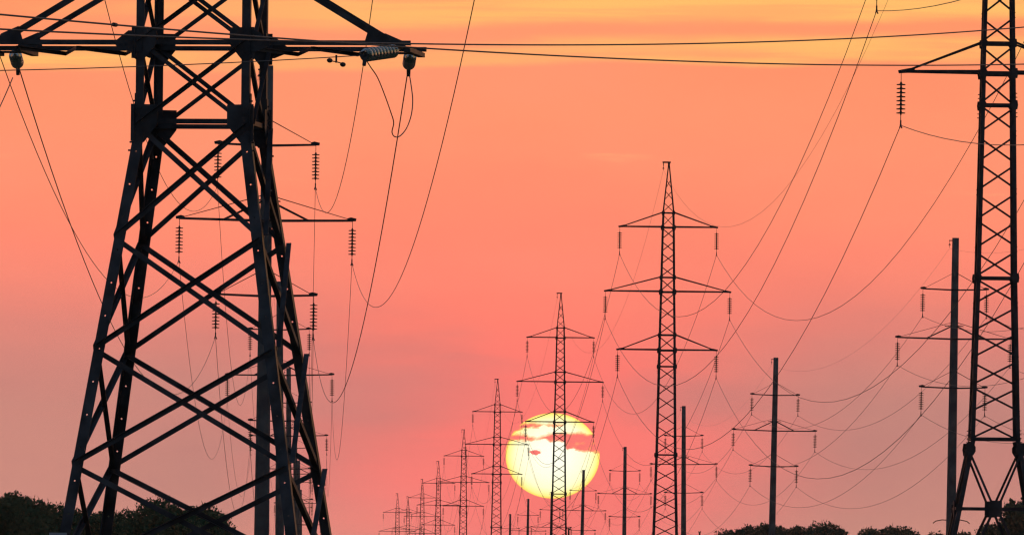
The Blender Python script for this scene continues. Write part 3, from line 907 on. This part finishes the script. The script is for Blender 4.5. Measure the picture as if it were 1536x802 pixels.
    # faint light wisps
    wi = M_('MULTIPLY', SS(noise(1.2, 16, 2.4, 4, .55, 21), .66, .80), M_('MULTIPLY', SS(W_, .55, .66), SS(W_, .80, .72)))
    base = MIX(M_('MULTIPLY', wi, .5), base, lin(255, 172, 122))
    # beyond the strip the glow fades into a dusky sky
    dot = N.new('ShaderNodeVectorMath'); dot.operation = 'DOT_PRODUCT'; L.new(tc.outputs['Generated'], dot.inputs[0]); dot.inputs[1].default_value = (0, 1, 0)
    west = SS(dot.outputs['Value'], .55, .98)
    west = M_('MULTIPLY', west, SS(z, .45, .06))
    sky = N.new('ShaderNodeTexSky'); sky.sky_type = 'NISHITA'; sky.sun_disc = False
    sky.sun_elevation = math.asin(SUNDIR.z); sky.sun_rotation = math.atan2(SUNDIR.x, SUNDIR.y); sky.altitude = 100; sky.dust_density = 2.0; sky.air_density = 1.3
    b1 = N.new('ShaderNodeBackground'); L.new(sky.outputs[0], b1.inputs[0]); b1.inputs[1].default_value = .15; sky.ozone_density = 2.6
    b2 = N.new('ShaderNodeBackground'); L.new(base, b2.inputs[0]); b2.inputs[1].default_value = SKYK
    mx = N.new('ShaderNodeMixShader'); L.new(west, mx.inputs[0])
    b3 = N.new('ShaderNodeBackground'); b3.inputs[0].default_value = (.052, .066, .092, 1)      # pale haze light of the dusk sky away from the glow
    ad = N.new('ShaderNodeAddShader'); L.new(b1.outputs[0], ad.inputs[0]); L.new(b3.outputs[0], ad.inputs[1])
    L.new(ad.outputs[0], mx.inputs[1]); L.new(b2.outputs[0], mx.inputs[2])
    out = N.new('ShaderNodeOutputWorld'); L.new(mx.outputs[0], out.inputs[0])
SKYK = 1.06
build_world()

sl_ = bpy.data.lights.new('sun_light', 'SUN'); sl_.energy = 1.2; sl_.angle = math.radians(.53); sl_.color = (1, .52, .26)
so = bpy.data.objects.new('sun_light', sl_); COL.objects.link(so)
so.rotation_euler = (-SUNDIR).to_track_quat('-Z', 'Y').to_euler(); so.location = (0, 0, 60)

# ------------------------------------------------------------------ the air
HAZE = 2.8e-5
def build_haze():
    m = MB(); zlo = min(a[2] for a in anchors) - 8
    x0, x1, y0, y1, z1 = -3500, 3500, -800, 7300, 60
    m.add([(x0, y0, zlo), (x1, y0, zlo), (x1, y1, zlo), (x0, y1, zlo), (x0, y0, z1), (x1, y0, z1), (x1, y1, z1), (x0, y1, z1)],
          [(0, 3, 2, 1), (4, 5, 6, 7), (0, 1, 5, 4), (1, 2, 6, 5), (2, 3, 7, 6), (3, 0, 4, 7)])
    mt = bpy.data.materials.new('evening_haze'); mt.use_nodes = True; N = mt.node_tree.nodes; N.clear()
    v = N.new('ShaderNodeVolumePrincipled'); v.inputs['Density'].default_value = HAZE; v.inputs['Color'].default_value = (.95, .86, .86, 1); v.inputs['Anisotropy'].default_value = .6
    out = N.new('ShaderNodeOutputMaterial'); mt.node_tree.links.new(v.outputs[0], out.inputs['Volume'])
    o = m.build('haze', mt); o['kind'] = 'stuff'
build_haze()

# ------------------------------------------------------------------ camera and render
cam = bpy.data.cameras.new('camera'); co = bpy.data.objects.new('camera', cam); COL.objects.link(co)
co.location = (0, 0, EZ); co.rotation_euler = (math.radians(90), -ROLL, 0)
cam.sensor_width = 36; cam.lens = F / 1536 * 36; cam.shift_y = (HY - 401) / 1536
cam.clip_start = 1; cam.clip_end = 60000
scene.camera = co
scene.render.engine = 'CYCLES'
scene.cycles.use_denoising = True
scene.cycles.denoiser = 'OPENIMAGEDENOISE'
scene.cycles.denoising_input_passes = 'RGB_ALBEDO_NORMAL'
scene.cycles.denoising_prefilter = 'ACCURATE'
scene.cycles.max_bounces = 6; scene.cycles.volume_bounces = 1; scene.cycles.transparent_max_bounces = 16
scene.view_settings.view_transform = 'Standard'; scene.view_settings.look = 'None'
scene.cycles.filter_width = 1.3
scene.view_settings.exposure = 0; scene.view_settings.gamma = 1
